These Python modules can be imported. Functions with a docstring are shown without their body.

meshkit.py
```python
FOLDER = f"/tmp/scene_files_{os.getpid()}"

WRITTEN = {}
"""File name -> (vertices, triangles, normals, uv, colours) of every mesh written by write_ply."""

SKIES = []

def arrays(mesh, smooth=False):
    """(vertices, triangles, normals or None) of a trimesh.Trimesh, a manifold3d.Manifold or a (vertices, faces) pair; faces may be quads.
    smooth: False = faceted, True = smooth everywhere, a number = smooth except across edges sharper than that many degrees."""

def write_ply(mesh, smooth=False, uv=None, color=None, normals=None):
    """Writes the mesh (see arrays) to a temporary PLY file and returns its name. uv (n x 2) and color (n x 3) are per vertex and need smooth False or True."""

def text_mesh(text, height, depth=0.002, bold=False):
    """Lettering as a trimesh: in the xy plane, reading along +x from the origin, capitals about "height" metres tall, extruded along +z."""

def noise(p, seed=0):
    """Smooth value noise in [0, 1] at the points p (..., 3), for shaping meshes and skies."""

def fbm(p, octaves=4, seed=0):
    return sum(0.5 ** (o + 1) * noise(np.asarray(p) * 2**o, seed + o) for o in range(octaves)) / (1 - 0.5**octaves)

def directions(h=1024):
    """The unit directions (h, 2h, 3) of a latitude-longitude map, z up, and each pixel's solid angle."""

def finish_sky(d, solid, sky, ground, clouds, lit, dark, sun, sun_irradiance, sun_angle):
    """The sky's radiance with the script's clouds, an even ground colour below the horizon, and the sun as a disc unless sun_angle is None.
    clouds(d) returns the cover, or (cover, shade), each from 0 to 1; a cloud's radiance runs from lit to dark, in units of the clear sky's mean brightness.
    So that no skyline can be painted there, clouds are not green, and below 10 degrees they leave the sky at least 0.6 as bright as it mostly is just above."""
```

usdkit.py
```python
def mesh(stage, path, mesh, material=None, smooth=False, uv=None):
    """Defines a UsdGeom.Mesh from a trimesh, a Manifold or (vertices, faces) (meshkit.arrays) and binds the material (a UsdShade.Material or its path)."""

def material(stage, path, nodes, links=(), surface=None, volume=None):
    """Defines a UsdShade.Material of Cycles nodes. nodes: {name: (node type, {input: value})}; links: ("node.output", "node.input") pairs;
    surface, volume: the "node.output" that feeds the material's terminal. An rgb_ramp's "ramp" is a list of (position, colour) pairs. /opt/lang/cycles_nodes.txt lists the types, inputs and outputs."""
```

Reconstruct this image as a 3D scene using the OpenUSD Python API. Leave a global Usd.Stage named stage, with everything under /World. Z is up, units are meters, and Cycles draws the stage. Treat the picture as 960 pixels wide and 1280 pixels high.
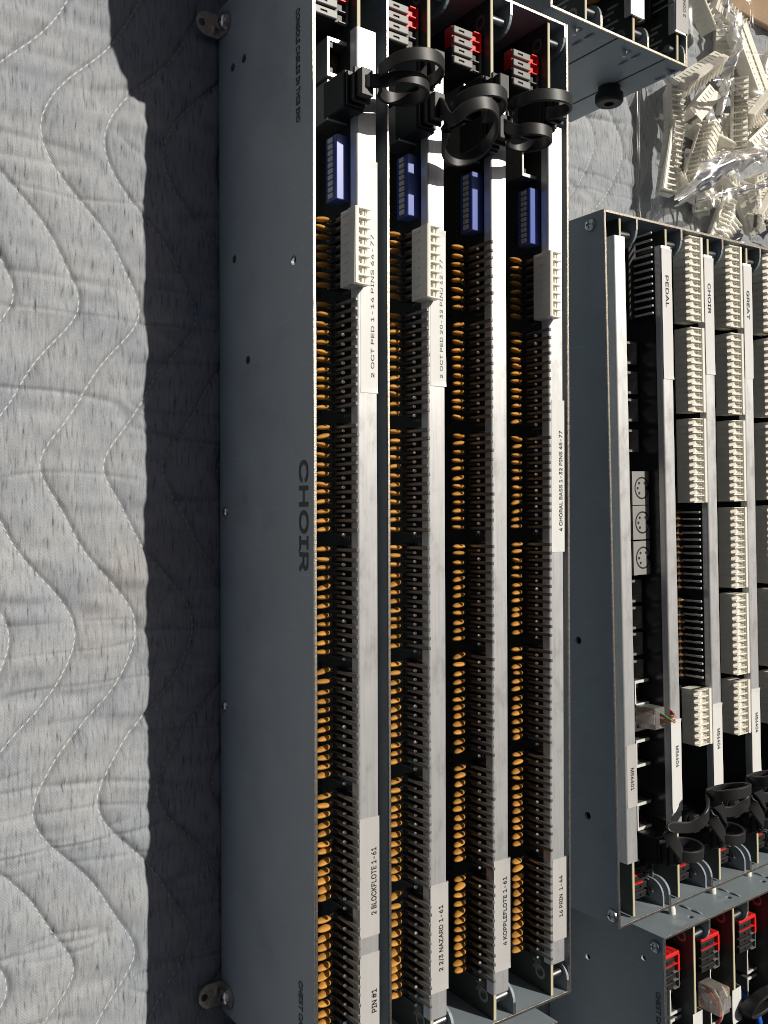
import math, sys
sys.path.insert(0, '/opt/lang')
import numpy as np, trimesh, usdkit, meshkit
import manifold3d as m3
from shapely.geometry import Polygon, Point, box as sbox
from shapely.ops import unary_union
from pxr import Usd, UsdGeom, UsdLux, UsdShade, Gf, Sdf

rng = np.random.default_rng(7)
stage = Usd.Stage.CreateInMemory()
UsdGeom.SetStageUpAxis(stage, UsdGeom.Tokens.z)
UsdGeom.SetStageMetersPerUnit(stage, 1.0)
UsdGeom.Xform.Define(stage, '/World')
UsdGeom.Scope.Define(stage, '/World/Looks')

# ------------------------------------------------------------------ camera
FPX, TILT, ROLL, YAW, CAMZ = 1148.235, 0.616594, -0.005474, 0.002945, 0.432976
def cam_basis():
    c, s = math.cos(TILT), math.sin(TILT)
    right, up, fwd = np.array([c, 0, s]), np.array([0, 1., 0]), np.array([s, 0, -c])
    cr, sr = math.cos(ROLL), math.sin(ROLL)
    r2, u2 = cr * right + sr * up, -sr * right + cr * up
    cy, sy = math.cos(YAW), math.sin(YAW)
    Z = np.array([[cy, -sy, 0], [sy, cy, 0], [0, 0, 1]])
    return Z @ r2, Z @ u2, Z @ fwd
CR, CU, CF = cam_basis()
CP = np.array([0, 0, CAMZ])
cam = UsdGeom.Camera.Define(stage, '/World/camera')
cam.AddTransformOp().Set(Gf.Matrix4d(*CR, 0, *CU, 0, *(-CF), 0, *CP, 1))
cam.CreateHorizontalApertureAttr(36.0)
cam.CreateVerticalApertureAttr(48.0)
cam.CreateFocalLengthAttr(36.0 * FPX / 960)
cam.CreateClippingRangeAttr(Gf.Vec2f(0.01, 100))
EXPOSURE = -0.2
cam.CreateExposureAttr(EXPOSURE)
def at(px, py, z=None, x=None, y=None):
    d = (px - 480) / FPX * CR - (py - 640) / FPX * CU + CF
    k = (z - CAMZ) / d[2] if z is not None else (x / d[0] if x is not None else y / d[1])
    return CP + k * d

# ------------------------------------------------------------------ sky and sun
SUN = np.array([.405, .52, 1.0]); SUN /= np.linalg.norm(SUN)
SUN_I, SKY_S = 1.25, 0.056
elev, rot = math.asin(SUN[2]), math.atan2(SUN[0], SUN[1])
sky = UsdLux.DomeLight.Define(stage, '/World/sky')
skym = usdkit.material(stage, '/World/Looks/sky_air', {
    's': ('sky_texture', {'sky_type': 'single_scattering', 'sun_disc': False, 'sun_elevation': elev, 'sun_rotation': rot, 'air_density': .15, 'aerosol_density': 2.2, 'ozone_density': 0.}),
    'b': ('background_shader', {'strength': SKY_S})}, [('s.color', 'b.color')], surface='b.background')
UsdShade.MaterialBindingAPI.Apply(sky.GetPrim()).Bind(skym)
sky.GetPrim().SetCustomDataByKey('kind', 'structure')
sun = UsdLux.DistantLight.Define(stage, '/World/sun')
sun.CreateNormalizeAttr(True); sun.CreateIntensityAttr(SUN_I); sun.CreateAngleAttr(0.55)
sun.CreateColorAttr(Gf.Vec3f(1.0, .945, .85))
zax = SUN; xax = np.cross([0, 1, 0], zax); xax /= np.linalg.norm(xax); yax = np.cross(zax, xax)
sun.AddTransformOp().Set(Gf.Matrix4d(*xax, 0, *yax, 0, *zax, 0, 0, 0, 3, 1))

# ------------------------------------------------------------------ materials
def plain(name, col, rough=.5, metal=0., var=.12, vscale=60, bump=0., bscale=900, coat=0., spec=.5, rnd=0., rvar=.0, sss=0., aniso=None):
    n = {'g': ('geometry', {}),
         'n': ('noise_texture', {'scale': vscale, 'detail': 4, 'roughness': .6}),
         'r': ('rgb_ramp', {'ramp': [(.25, tuple(np.array(col) * (1 - var))), (.75, tuple(np.clip(np.array(col) * (1 + var), 0, .95)))]}),
         'p': ('principled_bsdf', {'roughness': rough, 'metallic': metal, 'coat_weight': coat, 'coat_roughness': .12, 'specular_ior_level': spec, 'subsurface_weight': sss, 'subsurface_scale': .003, 'subsurface_radius': (1., .85, .6)})}
    l = [('g.position', 'n.vector'), ('n.fac', 'r.fac')]
    src = 'r.color'
    if aniso:
        n['mp'] = ('mapping', {'scale': aniso}); l[0] = ('g.position', 'mp.vector'); l.append(('mp.vector', 'n.vector'))
    if rnd:
        n['o'] = ('object_info', {}); n['hs'] = ('hsv', {'hue': .5, 'saturation': 1.0, 'fac': 1.0})
        n['mr'] = ('map_range', {'to_min': 1 - rnd, 'to_max': 1 + rnd})
        l += [('o.random', 'mr.value'), ('mr.result', 'hs.value'), (src, 'hs.color')]; src = 'hs.color'
    l.append((src, 'p.base_color'))
    if rvar:
        n['rr'] = ('map_range', {'from_min': .3, 'from_max': .7, 'to_min': rough - rvar, 'to_max': rough + rvar})
        l += [('n.fac', 'rr.value'), ('rr.result', 'p.roughness')]
    if bump:
        n['n2'] = ('noise_texture', {'scale': bscale, 'detail': 2})
        n['bp'] = ('bump', {'strength': 1.0, 'distance': bump})
        l += [(('mp.vector' if aniso else 'g.position'), 'n2.vector'), ('n2.fac', 'bp.height'), ('bp.normal', 'p.normal')]
    return usdkit.material(stage, '/World/Looks/' + name, n, l, surface='p.BSDF')

M = {}
def painted(name, col):
    c = np.array(col)
    n = {'g': ('geometry', {}), 'n': ('noise_texture', {'scale': 38., 'detail': 5, 'roughness': .65}), 'r': ('rgb_ramp', {'ramp': [(.3, tuple(c * .90)), (.7, tuple(c * 1.08))]}),
         'm': ('mapping', {'scale': (60., 900., 55.), 'rotation': (.5, .2, .1)}), 'sc': ('noise_texture', {'scale': 1., 'detail': 1}), 'rs': ('rgb_ramp', {'ramp': [(.70, (0, 0, 0)), (.745, (.28, .28, .28)), (.79, (0, 0, 0))]}),
         'd': ('noise_texture', {'scale': 900., 'detail': 1}), 'rd': ('rgb_ramp', {'ramp': [(.74, (0, 0, 0)), (.80, (.35, .35, .35))]}),
         'x': ('mix', {'mix_type': 'screen', 'fac': .35}), 'y': ('mix', {'mix_type': 'screen', 'fac': .30}),
         'rr': ('map_range', {'from_min': .3, 'from_max': .7, 'to_min': .30, 'to_max': .52}), 'o': ('noise_texture', {'scale': 2600., 'detail': 1}), 'bp': ('bump', {'strength': .7, 'distance': .00003}),
         'p': ('principled_bsdf', {})}
    l = [('g.position', 'n.vector'), ('g.position', 'm.vector'), ('m.vector', 'sc.vector'), ('g.position', 'd.vector'), ('g.position', 'o.vector'), ('n.fac', 'r.fac'), ('sc.fac', 'rs.fac'), ('d.fac', 'rd.fac'),
         ('r.color', 'x.color1'), ('rs.color', 'x.color2'), ('x.color', 'y.color1'), ('rd.color', 'y.color2'), ('y.color', 'p.base_color'), ('n.fac', 'rr.value'), ('rr.result', 'p.roughness'), ('o.fac', 'bp.height'), ('bp.normal', 'p.normal')]
    return usdkit.material(stage, '/World/Looks/' + name, n, l, surface='p.BSDF')
M['steel'] = painted('painted_steel', (.25, .293, .322))
M['edge'] = plain('bare_steel_edge', (.62, .56, .47), .34, 1., var=.35, vscale=500, bump=.0001, bscale=1500)
def brushed(name, col, rough):
    n = {'g': ('geometry', {}), 'm': ('mapping', {'scale': (1400., 26., 1400.)}), 'n': ('noise_texture', {'scale': 1., 'detail': 4, 'roughness': .65}),
         'm2': ('mapping', {'scale': (110., 60., 110.)}), 'n2': ('noise_texture', {'scale': 1., 'detail': 5, 'roughness': .7}),
         'r': ('rgb_ramp', {'ramp': [(.25, tuple(np.array(col) * .86)), (.75, tuple(np.array(col) * 1.1))]}), 'r2': ('rgb_ramp', {'ramp': [(.34, (.86, .85, .83)), (.48, (1., 1., 1.)), (.7, (1., 1., 1.))]}),
         'x': ('mix', {'mix_type': 'multiply', 'fac': 1.}), 't': ('combine_xyz', {'x': 1., 'y': 0., 'z': 0.}),
         'rr': ('map_range', {'from_min': .3, 'from_max': .7, 'to_min': rough - .05, 'to_max': rough + .06}), 'bp': ('bump', {'strength': .6, 'distance': .000012}),
         'p': ('principled_bsdf', {'metallic': .62, 'anisotropic': .62})}
    l = [('g.position', 'm.vector'), ('m.vector', 'n.vector'), ('g.position', 'm2.vector'), ('m2.vector', 'n2.vector'), ('n.fac', 'r.fac'), ('n2.fac', 'r2.fac'), ('r.color', 'x.color1'), ('r2.color', 'x.color2'),
         ('x.color', 'p.base_color'), ('t.vector', 'p.tangent'), ('n2.fac', 'rr.value'), ('rr.result', 'p.roughness'), ('n.fac', 'bp.height'), ('bp.normal', 'p.normal')]
    return usdkit.material(stage, '/World/Looks/' + name, n, l, surface='p.BSDF')
M['alu'] = brushed('brushed_aluminium', (.72, .722, .72), .48)
M['flange'] = plain('black_satin_strip', (.014, .015, .018), .22, var=.1)
M['board'] = plain('black_circuit_board', (.032, .037, .034), .42, var=.2, vscale=300)
M['board_edge'] = plain('glass_fibre_edge', (.50, .46, .30), .55, var=.1)
M['black'] = plain('black_plastic', (.018, .018, .018), .45, var=.15, bump=.00002)
M['rubber'] = plain('black_rubber', (.016, .016, .016), .55, var=.15)
M['cable'] = plain('black_cable_jacket', (.016, .016, .016), .48, var=.1, bump=.00002, bscale=500)
M['orange'] = plain('orange_dipped_coating', (.52, .25, .05), .62, var=.18, vscale=250, spec=.25, rnd=.20)
M['brown'] = plain('brown_dipped_coating', (.30, .15, .05), .4, var=.15, vscale=250, coat=.3, rnd=.22)
M['cream'] = plain('cream_nylon', (.90, .86, .75), .45, var=.03, vscale=120, rnd=.04, sss=.12)
M['tin'] = plain('tinned_metal', (.88, .87, .83), .34, .3, var=.08, vscale=400)
M['pinmetal'] = plain('dull_pin_metal', (.24, .235, .225), .33, .6, var=.15, vscale=400)
M['gold'] = plain('gold_contact', (.75, .55, .22), .28, 1., var=.1)
M['screw'] = plain('zinc_screw', (.62, .62, .62), .26, 1., var=.15, vscale=400)
M['blue'] = plain('blue_plastic', (.06, .105, .42), .33, var=.06, coat=.6, spec=.8)
M['slider'] = plain('white_slider', (.74, .73, .68), .45, var=.04)
M['red'] = plain('red_plastic', (.68, .022, .018), .38, var=.06)
M['lever'] = plain('grey_lever_plastic', (.20, .195, .185), .42, var=.08)
M['white_label'] = plain('white_paper_label', (.72, .715, .70), .34, var=.04, vscale=160, coat=.3, bump=.00004, bscale=220, aniso=(1., .15, 1.))
M['label'] = plain('greyed_label', (.47, .46, .445), .30, var=.07, vscale=160, coat=.3, bump=.00004, bscale=220, aniso=(1., .15, 1.))
M['ink'] = plain('black_ink', (.014, .014, .016), .5, var=.05)
M['silk'] = plain('white_silkscreen', (.30, .30, .29), .5, var=.1)
M['dinplate'] = plain('pale_socket_plate', (.27, .265, .25), .5, var=.08)
M['tape'] = plain('white_tape', (.66, .66, .64), .4, var=.05)
M['wire_red'] = plain('red_wire', (.60, .04, .03), .4)
M['wire_green'] = plain('green_wire', (.05, .35, .10), .4)
M['wire_blue'] = plain('blue_cable', (.02, .12, .55), .35)
M['nylon'] = plain('natural_nylon', (.80, .79, .72), .4, var=.03)
M['ground'] = plain('worn_timber', (.20, .13, .075), .65, var=.35, vscale=14, aniso=(1., .1, 1.))
M['thread'] = plain('white_thread', (.60, .60, .58), .7, var=.1)
M['hole'] = plain('dark_hole', (.008, .008, .009), .7)

def quilt_material():
    n = {'g': ('geometry', {}),
         'm1': ('mapping', {'scale': (760., 100., 1.)}), 'slub': ('noise_texture', {'scale': 1., 'detail': 3, 'roughness': .6}),
         'm2': ('mapping', {'scale': (1., 1., 1.)}), 'blot': ('noise_texture', {'scale': 28., 'detail': 4, 'roughness': .6}),
         'patch': ('noise_texture', {'scale': 9., 'detail': 2}), 'gr': ('noise_texture', {'scale': 1500., 'detail': 2, 'roughness': .7}), 'rg': ('rgb_ramp', {'ramp': [(.3, (.84, .84, .845)), (.7, (1.08, 1.08, 1.08))]}), 'x4': ('mix', {'mix_type': 'multiply', 'fac': 1.}),
         'weave': ('wave_texture', {'wave_type': 'bands', 'bands_direction': 'diagonal', 'scale': 430., 'distortion': 1.5, 'detail': 2, 'detail_scale': 3}),
         'rs': ('rgb_ramp', {'ramp': [(.26, (.10, .103, .112)), (.36, (.27, .278, .292)), (.46, (.36, .370, .385)), (.62, (.40, .408, .415)), (.8, (.45, .455, .455))]}),
         'rb': ('rgb_ramp', {'ramp': [(.3, (.76, .80, .86)), (.7, (1.0, 1.0, .99))]}),
         'rp': ('rgb_ramp', {'ramp': [(.6, (1., 1., 1.)), (.8, (1.0, .93, .88))]}),
         'rw': ('rgb_ramp', {'ramp': [(0., (.985, .985, .985)), (1., (1.01, 1.01, 1.01))]}),
         'x1': ('mix', {'mix_type': 'multiply', 'fac': 1.}), 'x2': ('mix', {'mix_type': 'multiply', 'fac': 1.}), 'x3': ('mix', {'mix_type': 'multiply', 'fac': 1.}),
         'add': ('math', {'math_type': 'multiply_add', 'value2': .12}),
         'bp': ('bump', {'strength': .8, 'distance': .0004}),
         'p': ('principled_bsdf', {'roughness': .85, 'specular_ior_level': .15, 'sheen_weight': .15, 'sheen_roughness': .5})}
    l = [('g.position', 'm1.vector'), ('m1.vector', 'slub.vector'), ('g.position', 'blot.vector'), ('g.position', 'patch.vector'), ('g.position', 'weave.vector'),
         ('slub.fac', 'rs.fac'), ('blot.fac', 'rb.fac'), ('patch.fac', 'rp.fac'), ('weave.fac', 'rw.fac'),
         ('rs.color', 'x1.color1'), ('rb.color', 'x1.color2'), ('x1.color', 'x2.color1'), ('rw.color', 'x2.color2'),
         ('x2.color', 'x3.color1'), ('rp.color', 'x3.color2'), ('x3.color', 'x4.color1'), ('g.position', 'gr.vector'), ('gr.fac', 'rg.fac'), ('rg.color', 'x4.color2'), ('x4.color', 'p.base_color'),
         ('weave.fac', 'add.value1'), ('slub.fac', 'add.value3'), ('add.value', 'bp.height'), ('bp.normal', 'p.normal')]
    return usdkit.material(stage, '/World/Looks/quilted_cotton', n, l, surface='p.BSDF')
M['quilt'] = quilt_material()

def clear_material(name, tint, gloss_rough, milk, edge=1.45):
    n = {'fr': ('fresnel', {'IOR': edge}), 't': ('transparent_bsdf', {'color': tint}), 'g': ('glossy_bsdf', {'roughness': gloss_rough, 'color': (1, 1, 1)}),
         'd': ('diffuse_bsdf', {'color': (.8, .79, .76)}), 'tr': ('translucent_bsdf', {'color': (.8, .79, .76)}),
         'dd': ('mix_closure', {'fac': .5}), 'a': ('mix_closure', {'fac': milk}), 'b': ('mix_closure', {})}
    l = [('d.BSDF', 'dd.closure1'), ('tr.BSDF', 'dd.closure2'), ('t.BSDF', 'a.closure1'), ('dd.closure', 'a.closure2'),
         ('fr.fac', 'b.fac'), ('a.closure', 'b.closure1'), ('g.BSDF', 'b.closure2')]
    return usdkit.material(stage, '/World/Looks/' + name, n, l, surface='b.closure')
M['bag'] = clear_material('clear_bag_film', (.98, .98, .975), .16, .035, 1.16)
M['fold'] = clear_material('bunched_bag_film', (.97, .97, .96), .24, .68, 1.38)
M['clear'] = clear_material('clear_plug_plastic', (.95, .95, .94), .12, .30, 1.5)

# ------------------------------------------------------------------ helpers
USED = {}
def numbered(parent, name):
    k = (parent, name); i = USED.get(k, 0); USED[k] = i + 1
    return f'{parent}/{name}' if i == 0 else f'{parent}/{name}_{i:03d}'
def tag(prim, label=None, cat=None, group=None, kind=None):
    for k, v in (('label', label), ('category', cat), ('group', group), ('kind', kind)):
        if v: prim.SetCustomDataByKey(k, v)
    return prim
class Thing:
    """A top-level Xform; its parts are written in the frame (pivot, angle) of the assembly it stands in."""
    def __init__(s, name, label, cat, base=(0, 0, 0), frame=None, group=None):
        s.path = numbered('/World', name); s.base = np.array(base, float)
        x = UsdGeom.Xform.Define(stage, s.path)
        piv, ang = frame or ((0, 0, 0), 0.)
        c, sn = math.cos(math.radians(ang)), math.sin(math.radians(ang))
        w = np.array(piv) + np.array([c * base[0] - sn * base[1], sn * base[0] + c * base[1], base[2]])
        x.AddTranslateOp().Set(Gf.Vec3d(*w)); x.AddRotateZOp().Set(float(ang))
        tag(x.GetPrim(), label, cat, group)
    def part(s, name, mesh, mat, parent=None, smooth=False, label=None, kind=None):
        p = numbered(parent or s.path, name)
        if isinstance(mesh, tuple): v, f = mesh
        else: v, f = np.asarray(mesh.vertices), np.asarray(mesh.faces)
        u = usdkit.mesh(stage, p, trimesh.Trimesh(v - s.base, f, process=False), M[mat] if isinstance(mat, str) else mat, smooth=smooth)
        tag(u.GetPrim(), label, None, None, kind)
        return p
cat_ = trimesh.util.concatenate
_c = trimesh.creation.box()
_sg = np.array([[x, y, z] for x in (-1, 1) for y in (-1, 1) for z in (-1, 1)], float)
_cb = np.concatenate([np.where(np.arange(3) == k, .9, 1.) * _sg for k in range(3)])
_cbs = np.concatenate([_sg] * 3); _cbk = np.concatenate([np.where(np.arange(3) == k, 1., 0.) * _sg for k in range(3)])
_hull = trimesh.Trimesh(_cbs - .2 * (_cbs - _cbk * 1.) , process=False).convex_hull if False else None
def _mk():
    # chamfered box topology, found once
    pts = []
    for s in _sg:
        for k in range(3):
            o = np.full(3, .8); o[k] = 1.
            pts.append(s * o)
    pts = np.array(pts); h = trimesh.convex.convex_hull(pts)
    idx = [int(np.argmin(np.abs(pts - v).sum(1))) for v in h.vertices]
    return pts, np.array(idx)[h.faces]
_PT, _PF = _mk()
_PS = np.sign(_PT); _PK = np.abs(_PT) > .9
def cbox(lo, hi, c=.0003):
    lo, hi = np.minimum(lo, hi), np.maximum(lo, hi)
    h = (hi - lo) / 2; c = min(c, .45 * h.min())
    return trimesh.Trimesh((lo + hi) / 2 + _PS * (h - np.where(_PK, 0, c)), _PF, process=False)
def box(lo, hi):
    lo, hi = np.minimum(lo, hi), np.maximum(lo, hi)
    return trimesh.creation.box(bounds=[lo, hi])
def cyl(a, b, r, n=16):
    return trimesh.creation.cylinder(radius=r, segment=[a, b], sections=n)
def lathe(prof, origin, axis, n=20):
    m = trimesh.creation.revolve(np.array(prof), sections=n)
    T = trimesh.geometry.align_vectors([0, 0, 1], axis); T[:3, 3] = origin
    m.apply_transform(T); return m
def man(mesh): return m3.Manifold(m3.Mesh(np.asarray(mesh.vertices, np.float32), np.asarray(mesh.faces, np.uint32)))
def tri(m):
    q = m.to_mesh(); return trimesh.Trimesh(q.vert_properties[:, :3], q.tri_verts, process=False)
def plate_x(poly, x0, t):
    """Extrude a polygon given in (y, z) along x from x0 to x0+t."""
    m = trimesh.creation.extrude_polygon(poly, t, engine='earcut')
    v = np.asarray(m.vertices); return trimesh.Trimesh(np.stack([v[:, 2] + x0, v[:, 0], v[:, 1]], 1), m.faces, process=False)
def plate_y(poly, y0, t):
    m = trimesh.creation.extrude_polygon(poly, t, engine='earcut')
    v = np.asarray(m.vertices); f = np.asarray(m.faces)[:, ::-1]
    return trimesh.Trimesh(np.stack([v[:, 0], v[:, 2] + y0, v[:, 1]], 1), f, process=False)
def ellip(c, r, rot=None, n=(8, 12)):
    m = trimesh.creation.uv_sphere(radius=1, count=n)
    v = np.asarray(m.vertices) * r
    if rot is not None: v = v @ rot.T
    return trimesh.Trimesh(v + c, m.faces, process=False)
def rotm(ax, ang):
    return trimesh.transformations.rotation_matrix(ang, ax)[:3, :3]
def ribbon(pts, axes, w, t):
    """A flat band swept along pts; axes = its width direction at each point."""
    pts = np.asarray(pts, float); n = len(pts); axes = np.broadcast_to(np.asarray(axes, float), pts.shape)
    tan = np.gradient(pts, axis=0); tan /= np.linalg.norm(tan, axis=1)[:, None]
    ax = axes - (axes * tan).sum(1)[:, None] * tan; ax /= np.linalg.norm(ax, axis=1)[:, None]
    nor = np.cross(tan, ax)
    e = .25 * t
    prof = [(-w / 2 + e, -t / 2), (w / 2 - e, -t / 2), (w / 2, -t / 4), (w / 2, t / 4), (w / 2 - e, t / 2), (-w / 2 + e, t / 2), (-w / 2, t / 4), (-w / 2, -t / 4)]
    k = len(prof)
    v = np.concatenate([pts[:, None] + a * ax[:, None] + b * nor[:, None] for a, b in prof], 1).reshape(-1, 3)
    f = []
    for i in range(n - 1):
        for j in range(k):
            a, b = i * k + j, i * k + (j + 1) % k
            f += [[a, b, b + k], [a, b + k, a + k]]
    for j in range(1, k - 1):
        f += [[0, j + 1, j], [(n - 1) * k, (n - 1) * k + j, (n - 1) * k + j + 1]]
    m = trimesh.Trimesh(v, f, process=False); m.fix_normals(); return m
def tube(pts, r, n=7):
    pts = np.asarray(pts, float); N = len(pts)
    tan = np.gradient(pts, axis=0); tan /= np.linalg.norm(tan, axis=1)[:, None] + 1e-12
    ref = np.array([.31, .17, .93]); a = np.cross(tan, ref); a /= np.linalg.norm(a, axis=1)[:, None]; b = np.cross(tan, a)
    th = np.arange(n) / n * 2 * np.pi
    v = (pts[:, None] + r * (np.cos(th)[None, :, None] * a[:, None] + np.sin(th)[None, :, None] * b[:, None])).reshape(-1, 3)
    f = []
    for i in range(N - 1):
        for j in range(n):
            p, q = i * n + j, i * n + (j + 1) % n
            f += [[p, q, q + n], [p, q + n, p + n]]
    for j in range(1, n - 1): f += [[0, j + 1, j], [(N - 1) * n, (N - 1) * n + j, (N - 1) * n + j + 1]]
    m = trimesh.Trimesh(v, f, process=False); m.fix_normals(); return m
_TX = {}
def lettering(text, origin, read, up, length, height, depth=.00012, bold=True):
    """Flat print standing on a face: starts at origin, reads along 'read', capitals point to 'up'."""
    if (text, bold) not in _TX: _TX[(text, bold)] = meshkit.text_mesh(text, 1.0, .05, bold=bold)
    m = _TX[(text, bold)]; v = np.array(m.vertices); lo, hi = v.min(0), v.max(0)
    read, up = np.array(read, float), np.array(up, float); out = np.cross(read, up)
    v = np.array(origin) + np.outer((v[:, 0] - lo[0]) / (hi[0] - lo[0]) * length, read) + np.outer(v[:, 1] * height, up) + np.outer(v[:, 2] / .05 * depth, out)
    return trimesh.Trimesh(v, m.faces, process=False)
def pan_screw(o, axis, r=.0036, h=.0022):
    prof = [(0, 0), (r, 0), (r, .25 * h), (r * .93, .6 * h), (r * .7, .88 * h), (r * .35, h), (0, h)]
    head = lathe(prof, (0, 0, 0), (0, 0, 1), 24)
    a = box((-r * .55, -r * .13, h * .45), (r * .55, r * .13, h * 2)); b = box((-r * .13, -r * .55, h * .45), (r * .13, r * .55, h * 2))
    m = tri(man(head) - man(a) - man(b))
    T = trimesh.geometry.align_vectors([0, 0, 1], axis); m.apply_transform(T)
    m.apply_translation(o); return m

H = .094
# ------------------------------------------------------------------ setting: ground and blanket
g = usdkit.mesh(stage, numbered('/World', 'ground'), box((-3, -3, -.05), (4, 4, -.022)), M['ground']); tag(g.GetPrim(), kind='structure')

QP, QS, QA = .157, .0295, .0235       # stitch wave: period along y, spacing and amplitude along x
def wave(y):
    th = (y - .1005) / QP * 2 * np.pi
    return QA * np.arcsin(.90 * np.cos(th)) / math.asin(.90)
def wave_slope(y, e=1e-4): return (wave(y + e) - wave(y - e)) / (2 * e)
QX0 = .1625 - QA + .01 * 0
def drift(y): return .012 * (y - .1) + .0016 * np.sin(y * 61) + .0011 * np.sin(y * 143 + 1)
def quilt_h(x, y):
    u = x - QX0 - wave(y) - drift(y)
    d = np.abs((u / QS + .5) % 1 - .5) * QS / np.sqrt(1 + wave_slope(y) ** 2)
    puff = .0024 * (1 - np.exp(-d / .0052)) - .0024 - .0009 * np.exp(-(d / .0011) ** 2) * (.6 + .8 * meshkit.noise(np.stack([x * 300, y * 300, 0 * x], -1), 71))
    P = lambda sx, sy, s: meshkit.noise(np.stack([x * sx, y * sy, 0 * x + s], -1), int(s)) - .5
    wr = .0018 * P(12, 75, 3) + .0012 * P(36, 190, 5) + .0009 * P(120, 100, 8) + .0016 * P(20, 24, 11) + .0005 * P(420, 90, 29)
    crease = -.0009 * np.exp(-(np.abs(P(9, 42, 17)) / .035) ** 2) - .0006 * np.exp(-(np.abs(P(16, 70, 23)) / .04) ** 2)
    return puff + wr * (.35 + .65 * np.clip(d / .004, 0, 1)) + crease
def quilt_grid(xs, ys):
    X, Y = np.meshgrid(xs, ys, indexing='ij'); Z = quilt_h(X, Y)
    n, m = X.shape; i = np.arange(n * m).reshape(n, m)
    f = np.concatenate([np.stack([i[:-1, :-1], i[1:, :-1], i[1:, 1:]], -1).reshape(-1, 3), np.stack([i[:-1, :-1], i[1:, 1:], i[:-1, 1:]], -1).reshape(-1, 3)])
    return np.stack([X, Y, Z], -1).reshape(-1, 3), f
xs = np.concatenate([np.arange(-.5, .05, .012), np.arange(.05, .27, .00075), np.arange(.27, .45, .006), np.arange(.45, .58, .0012), np.arange(.58, .9, .008)])
ys = np.concatenate([np.arange(-.7, -.36, .012), np.arange(-.36, .40, .00085), np.arange(.40, .44, .004)])
blanket = Thing('moving_blanket', 'pale grey quilted moving blanket spread under the steel chassis', 'blanket')
bp = blanket.part('quilted_cover', quilt_grid(xs, ys), 'quilt', smooth=True)
yy, th = np.meshgrid(np.linspace(.186, .300, 60), np.linspace(0, 2 * np.pi, 40), indexing='ij')
rr = .042 + .012 * (meshkit.noise(np.stack([yy * 14, np.cos(th) * 1.5, np.sin(th) * 1.5], -1), 61) - .5) + .030 - .055 * np.clip((.216 - yy) / .030, 0, 1) ** 2
rv = np.stack([yy, .345 + rr * 1.15 * np.cos(th) + .012 * np.sin(yy * 22), .076 + rr * np.sin(th)], -1).reshape(-1, 3); ii = np.arange(60 * 40).reshape(60, 40)
blanket.part('folded_edge', (rv, np.concatenate([np.stack([ii[:-1, :-1], ii[:-1, 1:], ii[1:, 1:]], -1).reshape(-1, 3), np.stack([ii[:-1, :-1], ii[1:, 1:], ii[1:, :-1]], -1).reshape(-1, 3)])), 'quilt', smooth=True)
sv, sf = [], []
seg = box((-.5, -.5, -.5), (.5, .5, .5)); SV, SF = np.asarray(seg.vertices), np.asarray(seg.faces); off = 0
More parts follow.
